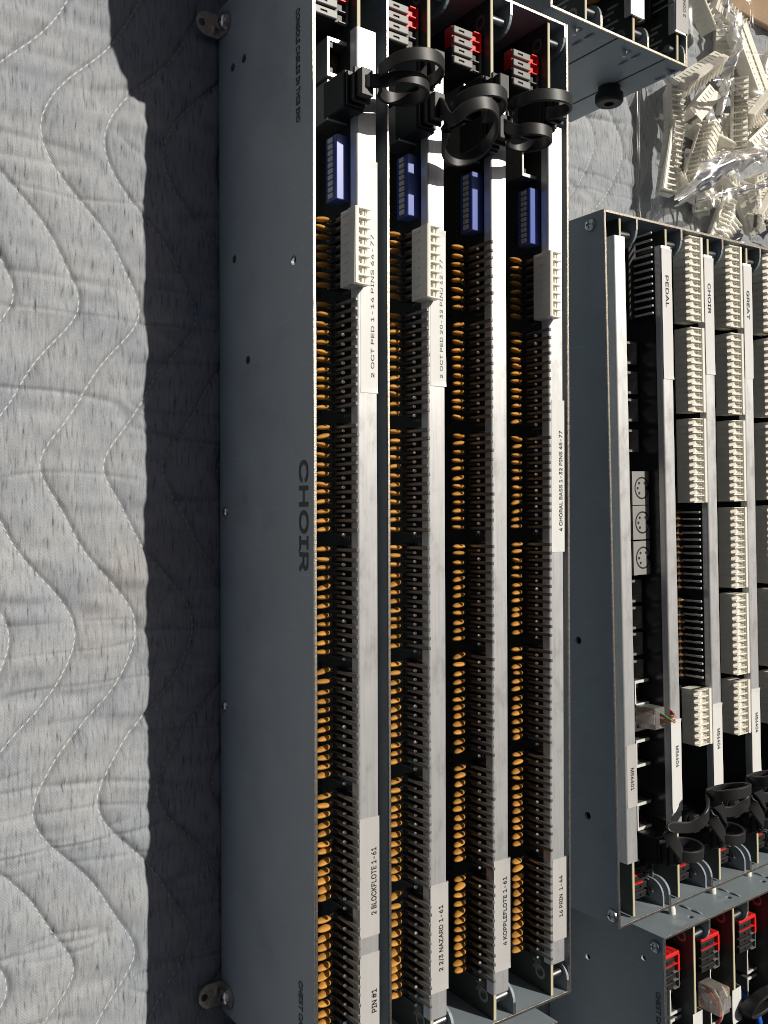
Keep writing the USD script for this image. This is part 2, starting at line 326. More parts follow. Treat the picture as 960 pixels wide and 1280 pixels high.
for k in range(-6, 20):
    y = -.36
    while y < .42:
        sl = wave_slope(np.array(y)) + .012; dy = .0026 / math.sqrt(1 + sl * sl)
        ym = y + dy / 2; x = QX0 + k * QS + wave(np.array(ym)) + drift(ym)
        if .05 < x < .27 or (.45 < x < .56 and ym > .1):
            z = float(quilt_h(np.array([x]), np.array([ym]))[0]) + .00012
            t = np.array([sl, 1, 0]) / math.sqrt(1 + sl * sl); nn = np.array([t[1], -t[0], 0])
            v = SV[:, [1]] * .0021 * t + SV[:, [0]] * .00042 * nn + SV[:, [2]] * [0, 0, .0004] + [x, ym, z]
            sv.append(v); sf.append(SF + off); off += 8
        y += dy * 1.42
blanket.part('stitching', (np.concatenate(sv), np.concatenate(sf)), 'thread', kind='stuff')

# ------------------------------------------------------------------ steel chassis
def ear_poly(yw, d, z0, z1, r=.0085):
    """A rounded tab bent in from an end wall at y=yw, reaching d (signed) inwards."""
    s = 1 if d > 0 else -1; d = abs(d)
    p = unary_union([sbox(0, z0, d - r, z1), sbox(0, z0 + r, d, z1 - r), Point(d - r, z0 + r).buffer(r, 6), Point(d - r, z1 - r).buffer(r, 6)])
    q = np.array(p.exterior.coords); q[:, 0] = yw + s * q[:, 0]
    return Polygon(q)
def chassis(label, x1, yb, yt, frame=None, base=(0, 0, 0), ears_t=(), ears_b=(), left_holes=(), end_holes_t=(), end_holes_b=(), x0=0., double_b=False):
    T = Thing('steel_chassis', label, 'chassis', base, frame)
    t = .0015; zt = H - .0007
    w = man(box((x0, yb, .001), (x0 + t, yt, zt)))
    for (y, z, r) in left_holes: w -= man(cyl((x0 - .01, y, z), (x0 + .01, y, z), r, 18))
    T.part('side_wall', tri(w), 'steel')
    T.part('side_wall', box((x1 - t, yb, .001), (x1, yt, zt)), 'steel')
    for (y0, y1, hs) in ((yt - t, yt, end_holes_t), (yb, yb + t, end_holes_b)):
        e = man(box((x0 + t, y0, .0012), (x1 - t, y1, zt)))
        for (x, z, r) in hs: e -= man(cyl((x, y0 - .01, z), (x, y1 + .01, z), r, 18))
        T.part('end_wall', tri(e), 'steel')
    T.part('floor_panel', box((x0 + t, yb + t, .0014), (x1 - t, yt - t, .003)), 'steel')
    def rough_edge(lo, hi, ax):
        n = max(8, int((hi[ax] - lo[ax]) / .004)); pts = np.linspace(lo[ax], hi[ax], n)
        ms = cbox(lo, hi, .00022); return ms
    T.part('bare_rim', rough_edge(np.array((x0, yb, zt)), np.array((x0 + t, yt, H)), 1), 'edge')
    T.part('bare_rim', rough_edge(np.array((x1 - t, yb, zt)), np.array((x1, yt, H)), 1), 'edge')
    T.part('bare_rim', rough_edge(np.array((x0 + t, yt - t, zt)), np.array((x1 - t, yt, H)), 0), 'edge')
    T.part('bare_rim', rough_edge(np.array((x0 + t, yb, zt)), np.array((x1 - t, yb + t, H)), 0), 'edge')
    for (xs_, yw, s) in [(e, yt - t, -1) for e in ears_t] + [(e, yb + t, 1) for e in ears_b]:
        p = T.part('fixing_tab', plate_x(ear_poly(yw, s * .0145, H - .026, H - .0002), xs_, t), 'steel')
        T.part('bare_rim', box((xs_, min(yw, yw + s * .006), H - .0002), (xs_ + t, max(yw, yw + s * .006), H + .0001)), 'edge', parent=p)
        c = (xs_ + t, yw + s * .0085, H - .0055)
        if double_b and s == 1:
            T.part('tab_plate', plate_x(ear_poly(yw, s * .0140, H - .0265, H - .0012), xs_ - .0042, .0012), 'steel', parent=p)
            T.part('screw', pan_screw((xs_ - .0042, yw + .0075, H - .0085), (-1, 0, 0), .0017, .0011), 'screw', parent=p, smooth=30)
            continue
        T.part('standoff', cyl((xs_ - .0088, c[1], c[2]), (xs_ - .0001, c[1], c[2]), .0022, 14), 'screw', parent=p, smooth=40)
        T.part('screw', pan_screw(c, (1, 0, 0), .0026, .0016), 'screw', parent=p, smooth=30)
    return T

X1, X1R, YB1, YT1 = .20341, .36051, -.2530, .2580
XB = [.22758 + i * .0398 for i in range(4)]
EARS1 = [x + .0118 for x in XB[:3]] + [X1R - .0031]
holes1 = [(.12657, .01815, .0021), (.11278, .07712, .0022), (.07449, .0326, .0022), (.22189, .02925, .0022), (.22249, .01696, .0022), (-.016, .0815, .0008)]
C1 = chassis('long grey steel chassis marked CHOIR on its left side', X1R, YB1, YT1, ears_t=EARS1, ears_b=EARS1, left_holes=holes1, x0=X1)
for (y, z) in ((.00104, .0083), (-.0970, .0067)):
    C1.part('screw', pan_screw((X1, y, z), (-1, 0, 0), .0026, .0018), 'screw', smooth=30)
dx0 = float(at(486.5, 640, z=H)[0]) - .0007
C1.part('divider_wall', box((dx0, YB1 + .0017, .0032), (dx0 + .0014, YT1 - .0017, H - .0007)), 'steel')
C1.part('bare_rim', cbox((dx0, YB1 + .0017, H - .0007), (dx0 + .0014, YT1 - .0017, H), .0002), 'edge')
fx = X1 - .0003
C1.part('lettering', lettering('CHOIR', (fx + .0002, .0235, .0818), (0, -1, 0), (0, 0, 1), .0487, .0072), 'ink', label='large black CHOIR')
C1.part('lettering', lettering('CONSOLE CABLES IN THIS END', (fx + .0002, .2225, .0800), (0, -1, 0), (0, 0, 1), .0500, .0032), 'ink', label='small black line of print near the top end')
C1.part('lettering', lettering('CHEST CABLES IN THIS END', (fx + .0002, -.2055, .0800), (0, -1, 0), (0, 0, 1), .0550, .0032), 'ink', label='small black line of print near the bottom end')
for (y) in (-.2430, .2478):
    tabp = unary_union([sbox(X1 - .0075, y - .006, X1 - .0001, y + .006), Point(X1 - .0075, y).buffer(.006, 10)]).difference(Point(X1 - .0105, y).buffer(.0018, 8))
    tm = trimesh.creation.extrude_polygon(tabp, .0014, engine='earcut'); tm.apply_translation((0, 0, .0022))
    p = C1.part('mounting_foot', tm, 'edge')
    C1.part('upright', plate_x(unary_union([sbox(y - .006, .0036, y + .006, .009), Point(y, .009).buffer(.006, 10)]).intersection(sbox(-1, .0036, 1, 1)), X1 - .0014, .0012), 'edge', parent=p)
    C1.part('screw', pan_screw((X1 - .0014, y, .0093), (-1, 0, 0), .0040, .0026), 'screw', parent=p, smooth=30)

FSUN = None
# chassis 2 and 3 stand turned by 1.5 degrees; their parts are written in their own frames (x from the left wall, y down from the top wall)
F2 = ((.3880, .1660, 0), 1.5); W2, L2 = .215, .3960
F3 = ((.4369, -.2450, 0), 1.5); W3, L3 = .200, .30
BX2 = [.0079 + .04 * i for i in range(5)]
EARS2 = [b + .0065 + .0292 for b in BX2[:5]]
C2 = chassis('shorter grey steel chassis holding the rows of white wire connectors', W2, -L2, 0, F2, ears_t=[b + .0065 + .012 for b in BX2[:4]], ears_b=EARS2[:4], double_b=True,
             left_holes=[(-.2390, .0685, .0022), (-.3385, .0728, .0022)])
for (y, z) in ((-.0065, .0845), (-.3895, .0895)):
    C2.part('screw', pan_screw((0, y, z), (-1, 0, 0), .0036, .0022), 'screw', smooth=30)
PX3 = [.0315, .0710, .1105]
C3 = chassis('grey steel chassis with red terminal blocks below the white connectors', W3, -L3, 0, F3, ears_t=[x + .0105 for x in PX3],
             left_holes=[(-.0175, .0789, .0018), (-.0340, .0353, .0020)], end_holes_t=[(.0345, .0868, .0019), (.0757, .0850, .0019), (.1140, .0845, .0019)])
C3.part('screw', pan_screw((0, -.0070, .0876), (-1, 0, 0), .0036, .0022), 'screw', smooth=30)
C3.part('lettering', lettering('CHEST CABLES IN THIS END', (-.0001, -.0335, .0875), (0, -1, 0), (0, 0, 1), .0550, .0030), 'ink')
for (x, z) in ((.0295, .0772), (.0735, .0748), (.1150, .0730)):
    C3.part('nylon_peg', lathe([(0, 0), (.0021, 0), (.0021, .003), (.0015, .0048), (0, .0048)], (x, 0, z), (0, 1, 0), 12), 'nylon', smooth=40)

X4L, X4R, Y4 = .3475, .4615, .2635
PX4 = [.3752, .4143, .4535]
C4 = chassis('grey steel chassis with a black rubber foot on its end wall', X4R, Y4, Y4 + .30, x0=X4L, ears_b=[x + .0105 for x in PX4[:2]] + [X4R - .0034],
             end_holes_b=[(.3765, .0868, .0022), (.4175, .0862, .0022), (.4577, .0857, .0022)])
for x, z in ((.3742, .0867), (.4153, .0863), (.4556, .0858)):
    C4.part('nylon_peg', lathe([(0, 0), (.0013, 0), (.0013, .0026), (.0009, .0034), (0, .0034)], (x - .0004, Y4, z - .0008), (0, -1, 0), 12), 'nylon', smooth=40)
for x in (.4005, .4415):
    C4.part('panel_seam', box((x, Y4 - .0002, .006), (x + .0009, Y4 + .0001, H - .0012)), 'hole')
foot = C4.part('rubber_foot', lathe([(0, 0), (.0068, 0), (.0072, .004), (.0086, .0045), (.0086, .0088), (.0075, .0102), (.003, .0102), (.003, .007), (0, .007)], (.4435, Y4, .0500), (0, -1, 0), 28), 'rubber', smooth=35)

c5 = at(697, 1277, z=H)
C5 = chassis('grey steel chassis of which only a corner shows below the CHOIR chassis', c5[0], c5[1] - .30, c5[1], x0=.19)

# ------------------------------------------------------------------ circuit cards of the CHOIR chassis
PITCH = .004217
GROUPS = [(.13336, 8)] + [(.0946 - .0555 * k, 12) for k in range(6)]
CAPROT = lambda: rotm((1, 0, 0), rng.normal(0, .06)) @ rotm((0, 0, 1), rng.normal(.06, .09)) @ rotm((0, 1, 0), rng.normal(.28, .06))
PINV = cat_([cbox((-.00055, -.00052, .0795), (.00055, .00052, .0940), .0002)])
def pin_mesh(x, y, z0, z1, w=.00052):
    m = cbox((x - w, y - w, z0), (x + w, y + w, z1), .0003); v = np.asarray(m.vertices).copy(); t = (v[:, 2] - z0) / (z1 - z0)
    v[:, 0] += t * rng.normal(0, .00015); v[:, 1] += t * rng.normal(0, .00022); v[:, 2] += t * rng.normal(0, .0002)
    return trimesh.Trimesh(v, m.faces, process=False)
def terminal_block(T, xr, y1, z, side=1, n=4, pitch=.0049, lever='lever', reds=2, lines=False, endcap=False):
    """Lever terminals: block of n ways whose right edge is at xr (side=1) and upper edge at y1."""
    sx = side
    X = lambda a: xr - sx * a
    yb = y1 - n * pitch
    p = T.part('terminal_block', cbox((X(.018), yb, z - .020), (X(.0), y1 - reds * pitch - .00005, z - .0016), .0004), 'black')
    if reds:
        r = [cbox((X(.018), y1 - reds * pitch, z - .0075), (X(.0), y1, z - .0016), .0004), ]
        for k in range(reds + 1):
            r.append(cbox((X(.0052), y1 - k * pitch - (.0006 if k == 0 else .0003), z - .0017), (X(.0004), y1 - k * pitch + (0 if k == 0 else .0003), z + .0004), .0001))
        r.append(cbox((X(.0009), y1 - reds * pitch, z - .0017), (X(.0), y1, z + .0005), .0001))
        T.part('red_latch', cat_(r), 'red', parent=p)
    if endcap: T.part('red_end', cat_([box((X(.0014), y1 - .0098, z - .004), (X(-.0002), y1 + .0002, z + .0004)), box((X(.0048), y1 - .0052, z - .0016), (X(.0), y1 - .0046, z + .0003)), box((X(.0178), y1 - .0050, z - .0016), (X(.0058), y1 - .0045, z + .0002)), cbox((X(.0183), y1 + .0001, z - .0110), (X(.0), y1 + .0024, z + .0005), .0004)] + [box((X(.0170 - .0042 * k), y1 + .0022, z - .0100), (X(.0160 - .0042 * k), y1 + .0027, z - .0004)) for k in range(4)]), 'red', parent=p)
    if lines: T.part('red_latch', cat_([box((X(.0182), y1 - k * pitch - .0004, z - .003), (X(.0095), y1 - k * pitch + .0003, z + .0002)) for k in (1, 2)]), 'red', parent=p)
    fr = []
    for k in range(reds + 1, n + 1): fr.append(box((X(.0052), y1 - k * pitch - .0002, z - .0017), (X(.0004), y1 - k * pitch + .0002, z + .0002)))
    fr.append(box((X(.0007), yb, z - .0017), (X(.0002), y1 - reds * pitch - .0003, z + .0002)))
    T.part('frame', cat_(fr), 'lever', parent=p)
    for k in range(n):
        ya = y1 - k * pitch - .0006
        lv = man(cbox((X(.0178), ya - .0036, z - .0018), (X(.0058), ya, z), .0003)) - man(box((X(.0148), ya - .0024, z - .0008), (X(.0112), ya - .0013, z + .001)))
        T.part('lever', tri(lv), lever, parent=p)
def jack(T, xr, y0, y1, z, depth=.0104, mat='tin', leds=True):
    """A network socket opening upwards: metal shield, dark contact well, contacts."""
    x0 = xr - depth; t = .0008
    sh = man(box((x0, y0, z - .015), (xr, y1, z))) - man(box((x0 + t * 1.1, y0 + .0016, z - .012), (xr + .001, y1 - .0016, z + .001)))
    cut = m3.Manifold.cube((1, 1, 1)).translate((x0 - .5, y0 - .5, z - .0007))
    p = T.part('network_socket', tri(man(sh) - cut) if False else tri(sh - cut), 'pinmetal')
    T.part('bright_lip', tri(sh ^ cut), mat, parent=p)
    T.part('contact_well', box((x0 + t * 1.15, y0 + .00165, z - .0119), (xr - .0002, y1 - .00165, z - .0075)), 'black', parent=p)
    T.part('latch_shoulder', cat_([box((x0 + t * 1.2, y0 + .0017, z - .0070), (x0 + .0030, y0 + .0042, z - .0006)), box((x0 + t * 1.2, y1 - .0042, z - .0070), (x0 + .0030, y1 - .0017, z - .0006))]), 'black', parent=p)
    T.part('contact', cat_([box((xr - .0045, y0 + .0045 + k * .00115, z - .0074), (xr - .0012, y0 + .0050 + k * .00115, z - .0064)) for k in range(8) if y0 + .005 + k * .00115 < y1 - .003]), 'gold', parent=p)
def label_strip(T, x0, x1, y0, y1, text, tx, length, height, ty, read=1, z=H, wrap=0., tmat='label', bold=True):
    nx, ny = 5, max(12, int((y1 - y0) / .0025))
    gx_, gy2 = np.meshgrid(np.linspace(x0, x1, nx), np.linspace(y0, y1, ny), indexing='ij')
    so = rng.uniform(0, 50); gz = z + .00008 + .00010 * meshkit.noise(np.stack([gx_ * 260, gy2 * 120, 0 * gx_ + so], -1), 5)
    ed = np.minimum(gy2 - y0, y1 - gy2); gz += .00035 * np.exp(-(ed / .0012)) * np.clip((gx_ - x0) / (x1 - x0) * rng.uniform(-1, 1) + rng.uniform(-.2, .6), 0, 1)
    gx_ = gx_ + .00012 * (meshkit.noise(np.stack([gx_ * 0, gy2 * 300, gx_ * 9 + so], -1), 6) - .5)
    gi = np.arange(nx * ny).reshape(nx, ny); top = np.stack([gx_, gy2, gz], -1).reshape(-1, 3)
    ff = np.concatenate([np.stack([gi[:-1, :-1], gi[1:, :-1], gi[1:, 1:]], -1).reshape(-1, 3), np.stack([gi[:-1, :-1], gi[1:, 1:], gi[:-1, 1:]], -1).reshape(-1, 3)])
    v0 = [trimesh.Trimesh(np.concatenate([top, top - [0, 0, .00006]]), np.concatenate([ff, ff[:, ::-1] + nx * ny]), process=False)]
    if wrap > 0: v0.append(cbox((x1 - .0002, y0, z - wrap), (x1 + .00012, y1, z + .0001), .00004))
    if wrap < 0: v0.append(cbox((x0 - .00012, y0, z + wrap), (x0 + .0002, y1, z + .0001), .00004))
    p = T.part('label_strip', cat_(v0), tmat)
    if text: T.part('lettering', lettering(text, (tx, ty, z + .00019), (0, read, 0), (-read, 0, 0), length, height, .00006, bold), 'ink', parent=p)
def bar_mesh(x0, x1, y0, y1, flange, right=.004, z=H, t=.0012):
    """A cap rail: rounded top plate and two legs."""
    r = .0011
    pts = [(x0, z - flange), (x0, z - r)] + [(x0 + r - r * math.cos(a), z - r + r * math.sin(a)) for a in np.linspace(.2, 1.37, 5)] + [(x0 + r, z), (x1 - r * .6, z)] + \
          [(x1 - r * .6 + r * .6 * math.sin(a), z - r * .6 + r * .6 * math.cos(a)) for a in np.linspace(.3, 1.3, 3)] + [(x1, z - right), (x1 - t, z - right), (x1 - t, z - t), (x0 + t, z - t), (x0 + t, z - flange)]
    return plate_y(Polygon(pts), y0, y1 - y0)
CARDS1 = [
    ('black circuit card under the rail labelled 2 BLOCKFLOTE', .2165, -.2560 + .012),
    ('black circuit card under the rail labelled NAZARD', .2165, -.2378),
    ('black circuit card under the rail labelled 4 KOPPLEFLOTE', .2116, -.2380),
    ('black circuit card under the rail labelled 16 PRIN', .2018, -.2345)]
for i, (lab, yt, yb) in enumerate(CARDS1):
    x = XB[i]
    T = Thing('circuit_card', lab, 'circuit card', (x, 0, 0), group='circuit cards standing in the CHOIR chassis')
    y0, y1 = YB1 + .0017, YT1 - .0018
    T.part('board', box((x, y0, .006), (x + .0016, y1, H - .0022)), 'board')
    T.part('board_edge', box((x, y0, H - .0022), (x + .0016, y1, H - .0016)), 'board_edge')
    T.part('cap_rail', bar_mesh(x - .0014, x - .0014 + .0100 + (.0006 if i == 0 else 0), yb, yt, .0052), 'alu', smooth=40)
    silk, solder, smd, body, posts, ends, leads = [], [], [], [], [], [], []
    for gi, (gy, n) in enumerate(GROUPS):
        ya, yz = gy + .0021, gy - (n - 1) * PITCH - .0021
        T.part('pin_header', cbox((x - .0046, yz, .0772), (x - .0001, ya, .0806), .0004), 'black')
        silk += [box((x - .00006, yz, .0893), (x, ya, .0899))]
        silk += [box((x - .00006, ya - .0005, .0840), (x, ya - .0001, .0893))]
        for k in range(n):
            py = gy - k * PITCH
            T.part('pin', pin_mesh(x - .0033, py, .0765, .0966, .00084), 'pinmetal')
            solder.append(ellip((x - .0053, py - .0021, .0882), np.array((.0010, .0008, .0009)) * rng.uniform(.75, 1.05), n=(6, 9)))
            posts.append(box((x - .0058, py - .0026, .0775), (x - .0048, py - .0016, .0880)))
            sx_, sy_ = rng.normal(0, .0003), rng.normal(0, .0003)
            T.part('capacitor', ellip((x - .0100 + sx_, py + sy_, .0784), (.0049, .00112, .0023), CAPROT(), (9, 12)), 'orange', smooth=True)
            leads += [cyl((x - .0062, py + sy_ + o_, .0772 + o_ * .5), (x - .0001, py + o_, .0748 + o_), .00034, 6) for o_ in (-.0006, .0006)]
            smd.append(box((x - .0008, py - .0007, .0772), (x, py + .0007, .0740)))
            smd.append(box((x - .0010, py - .0011, .0605), (x, py + .0011, .0560)))
            ends += [box((x - .00085, py - .0007, .0774), (x, py + .0007, .0769)), box((x - .00085, py - .0007, .0742), (x, py + .0007, .0737))]
        body.append(cbox((x - .0018, yz + .006, .0440), (x - .0001, ya - .006, .0520), .0003))
        for k in range(4):
            silk.append(box((x - .00006, yz - .0020 + rng.uniform(-.0004, .0004), .0865 - k * .002), (x, yz - .0009, .0872 - k * .002)))
    T.part('post_tips', cat_(solder), 'tin', smooth=True, kind='stuff')
    T.part('contact_posts', cat_(posts), 'black', kind='stuff')
    T.part('surface_resistors', cat_(smd), 'black', kind='stuff')
    T.part('capacitor_leads', cat_(leads), 'tin', kind='stuff')
    T.part('resistor_ends', cat_(ends), 'pinmetal', kind='stuff')
    T.part('silkscreen', cat_(silk + [box((x - .00006, YB1 + .012 + k * .0012, .0790 + (k % 3) * .0008), (x, YB1 + .0126 + k * .0012, .0850)) for k in range(5)]), 'silk', kind='stuff')
    for b in body: T.part('driver_chip', b, 'black')
    # switches and sockets near the top end
    dy0, dy1 = .1408, .1700
    d = T.part('dip_switch', cbox((x - .0075, dy0, .0775), (x - .0001, dy1, .0867), .0003), 'blue')
    for k in range(10):
        yy = dy1 - .0022 - k * .00275
        T.part('slider', cbox((x - .0084, yy - .00105, .0805), (x - .0075, yy + .00105, .0842), .0003), 'slider', parent=d)
    vias = [cyl((x - .0002, yy, zz), (x, yy, zz), .0004, 6) for yy in np.arange(.1200, .1700, .00265) for zz in (.066, .0695)]
    vias += [cyl((x - .0002, yy, zz), (x, yy, zz), .0003, 6) for yy in np.arange(.1420, .1690, .00265) for zz in (.0865,)]
    T.part('through_holes', cat_(vias), 'pinmetal', kind='stuff')
    jack(T, x - .0001, .1960, .2135, .0842)
    jack(T, x - .0001, .1762, .1940, .0842)
    terminal_block(T, x - .0006, .2402, .0862)
    for (yy, zz) in ((y0 + .0095, .0848), (y1 - .0095, .0848)):
        T.part('pad_ring', lathe([(.0022, 0), (.0036, 0), (.0036, .0002), (.0022, .0002), (.0022, 0)], (x, yy, zz), (-1, 0, 0), 20), 'pinmetal')
    s = T.part('screw', pan_screw((x - .0001, y0 + .016, .0650), (-1, 0, 0), .0026, .0018), 'screw', smooth=30)
    r0 = x - .0014
    L = lambda *a, **k: label_strip(T, *a, **k)
    if i == 0:
        L(r0 + .0002, r0 + .0108, -.1888, -.1358, '2 BLOCKFLOTE 1-61', r0 + .0091, .0300, .0026, -.1795)
        L(r0 + .0002, r0 + .0106, -.2440, -.1964, 'PIN #1', r0 + .0091, .0104, .0026, -.2233)
        L(r0 + .0014, r0 + .0108, .0540, .1580, '2 OCT PED 1-14 PINS 64-77', r0 + .0088, .0640, .0017, .0610, wrap=.0016, tmat='white_label', bold=False)
    elif i == 1:
        L(r0 + .0002, r0 + .0108, -.2254, -.1747, '2 2/3 NAZARD 1-61', r0 + .0076, .0310, .0024, -.2160, wrap=.001)
        L(r0 + .0012, r0 + .0106, .0600, .1340, '2 OCT PED 20-32 PINS 62-77', r0 + .0086, .0560, .0017, .0640, tmat='white_label', bold=False)
    elif i == 2:
        L(r0 + .0002, r0 + .0110, -.2270, -.1721, '4 KOPPLEFLOTE 1-61', r0 + .0086, .0340, .0024, -.2150, wrap=.001)
    else:
        L(r0 + .0012, r0 + .0112, -.2227, -.1802, '16 PRIN  1-44', r0 + .0084, .0215, .0024, -.2110, wrap=.001)
        L(r0 + .0014, r0 + .0108, -.0203, .0590, '4 CHORAL BASS 1-32 PINS 45-77', r0 + .0092, .0525, .0023, -.0095, tmat='white_label')

# ------------------------------------------------------------------ white wire connectors (one prototype of each length, copies refer to it)
def connector_parts(n):
    """Local frame: pins along z, row along y centred, closed wall at -x, wire slots open to +x."""
    p = .00420; L = n * p / 2
    hs = [box((-.0040, -L, 0), (.0034, L, .0092)), box((-.0042, -L, .0066), (-.0029, L, .0128)), box((-.0046, -L, .0070), (-.0042, L, .0124)),
          box((.0006, -L, .0092), (.0016, L, .0106))]
    for k in range(n + 1):
        y = -L + k * p; w = .00042 if 0 < k < n else .0005
        hs.append(box((-.0029, max(-L, y - w), .0066), (.0040, min(L, y + w), .0122)))
        hs.append(box((.0034, max(-L, y - w), .0004), (.0038, min(L, y + w), .0092)))
        if k < n:
            yc = y + p / 2
            v = np.array([(.0016, yc - .0012, .0092), (.0016, yc + .0012, .0092), (.0039, yc + .0012, .0092), (.0039, yc - .0012, .0092), (.0016, yc - .0012, .0112), (.0016, yc + .0012, .0112)])
            hs.append(trimesh.convex.convex_hull(v))
            hs.append(box((-.00435, yc - .0004, .0020), (-.0040, yc + .0004, .0062)))
    cs = []
    for k in range(n):
        yc = -L + (k + .5) * p
        cs.append(cat_([cbox((-.0022, yc - .0014, .0066), (-.0018, yc - .00045, .0112), .0001), cbox((-.0022, yc + .00045, .0066), (-.0018, yc + .0014, .0112), .0001),
                        cbox((-.0018, yc - .0014, .0066), (.0002, yc - .0011, .0104), .0001), cbox((-.0018, yc + .0011, .0066), (.0002, yc + .0014, .0104), .0001)]))
    return cat_(hs), cs
UsdGeom.Scope.Define(stage, '/World/Looks')
PROTO = {}
def connector(label, n, xf, group):
    path = numbered('/World', 'wire_connector')
    x = UsdGeom.Xform.Define(stage, path)
    x.AddTransformOp().Set(Gf.Matrix4d(*[float(v) for v in np.asarray(xf).T.reshape(-1)]))
    tag(x.GetPrim(), label, 'connector', group)
    if n not in PROTO:
        c = stage.CreateClassPrim(f'/connector_of_{n}'); c.SetTypeName('Xform')
        b, cs = connector_parts(n)
        usdkit.mesh(stage, f'/connector_of_{n}/housing', b, M['cream'])
        for k, m in enumerate(cs): usdkit.mesh(stage, f'/connector_of_{n}/contact' + (f'_{k:03d}' if k else ''), m, M['tin'])
        PROTO[n] = f'/connector_of_{n}'
    x.GetPrim().GetReferences().AddInternalReference(PROTO[n]); x.GetPrim().SetInstanceable(True)
def pose(c, yaw=0., pitch=0., roll=0.):
    T = np.eye(4); T[:3, :3] = rotm((0, 0, 1), yaw) @ rotm((1, 0, 0), pitch) @ rotm((0, 1, 0), roll); T[:3, 3] = c; return T
for i, nm in ((0, 'leftmost rail, above the 2 BLOCKFLOTE label'), (1, 'second rail, above the NAZARD label'), (3, 'rightmost rail, above the CHORAL BASS label')):
    connector('short cream connector plugged beside the ' + nm, 8, pose((XB[i] - .0022, .1174 if i != 1 else .1166, .0878), math.radians(rng.normal(0, .5))), 'cream connectors on the CHOIR chassis')
def pose2(x, y, z, yaw=0.):
    a = math.radians(F2[1]); c, s = math.cos(a), math.sin(a)
    return pose((F2[0][0] + c * x - s * y, F2[0][1] + s * x + c * y, z), a + yaw) @ np.diag([1.50, 1., 1., 1.])
ORD = ['topmost', 'second', 'third', 'fourth', 'fifth']
GP2 = .0542
ROWS = [(2, 'CHOIR', [0, 1, 2], True), (3, 'GREAT', [0, 1, 2, 3, 4], True), (4, 'unmarked rightmost', [0, 1, 2, 3, 4], True)]
for ci, nm, gs, last in ROWS:
    for g_ in gs:
        connector(f'{ORD[g_]} long cream connector from the top along the {nm} rail', 12, pose2(BX2[ci] - .0070, -.0285 - g_ * GP2, .0812, math.pi + rng.normal(0, .003)), 'long cream connectors in the shorter chassis')
    connector(f'short cream connector at the bottom end of the {nm} rail', 8, pose2(BX2[ci] - .0070, -.2745 - .0168, .0812, math.pi + rng.normal(0, .004)), 'short cream connectors in the shorter chassis')

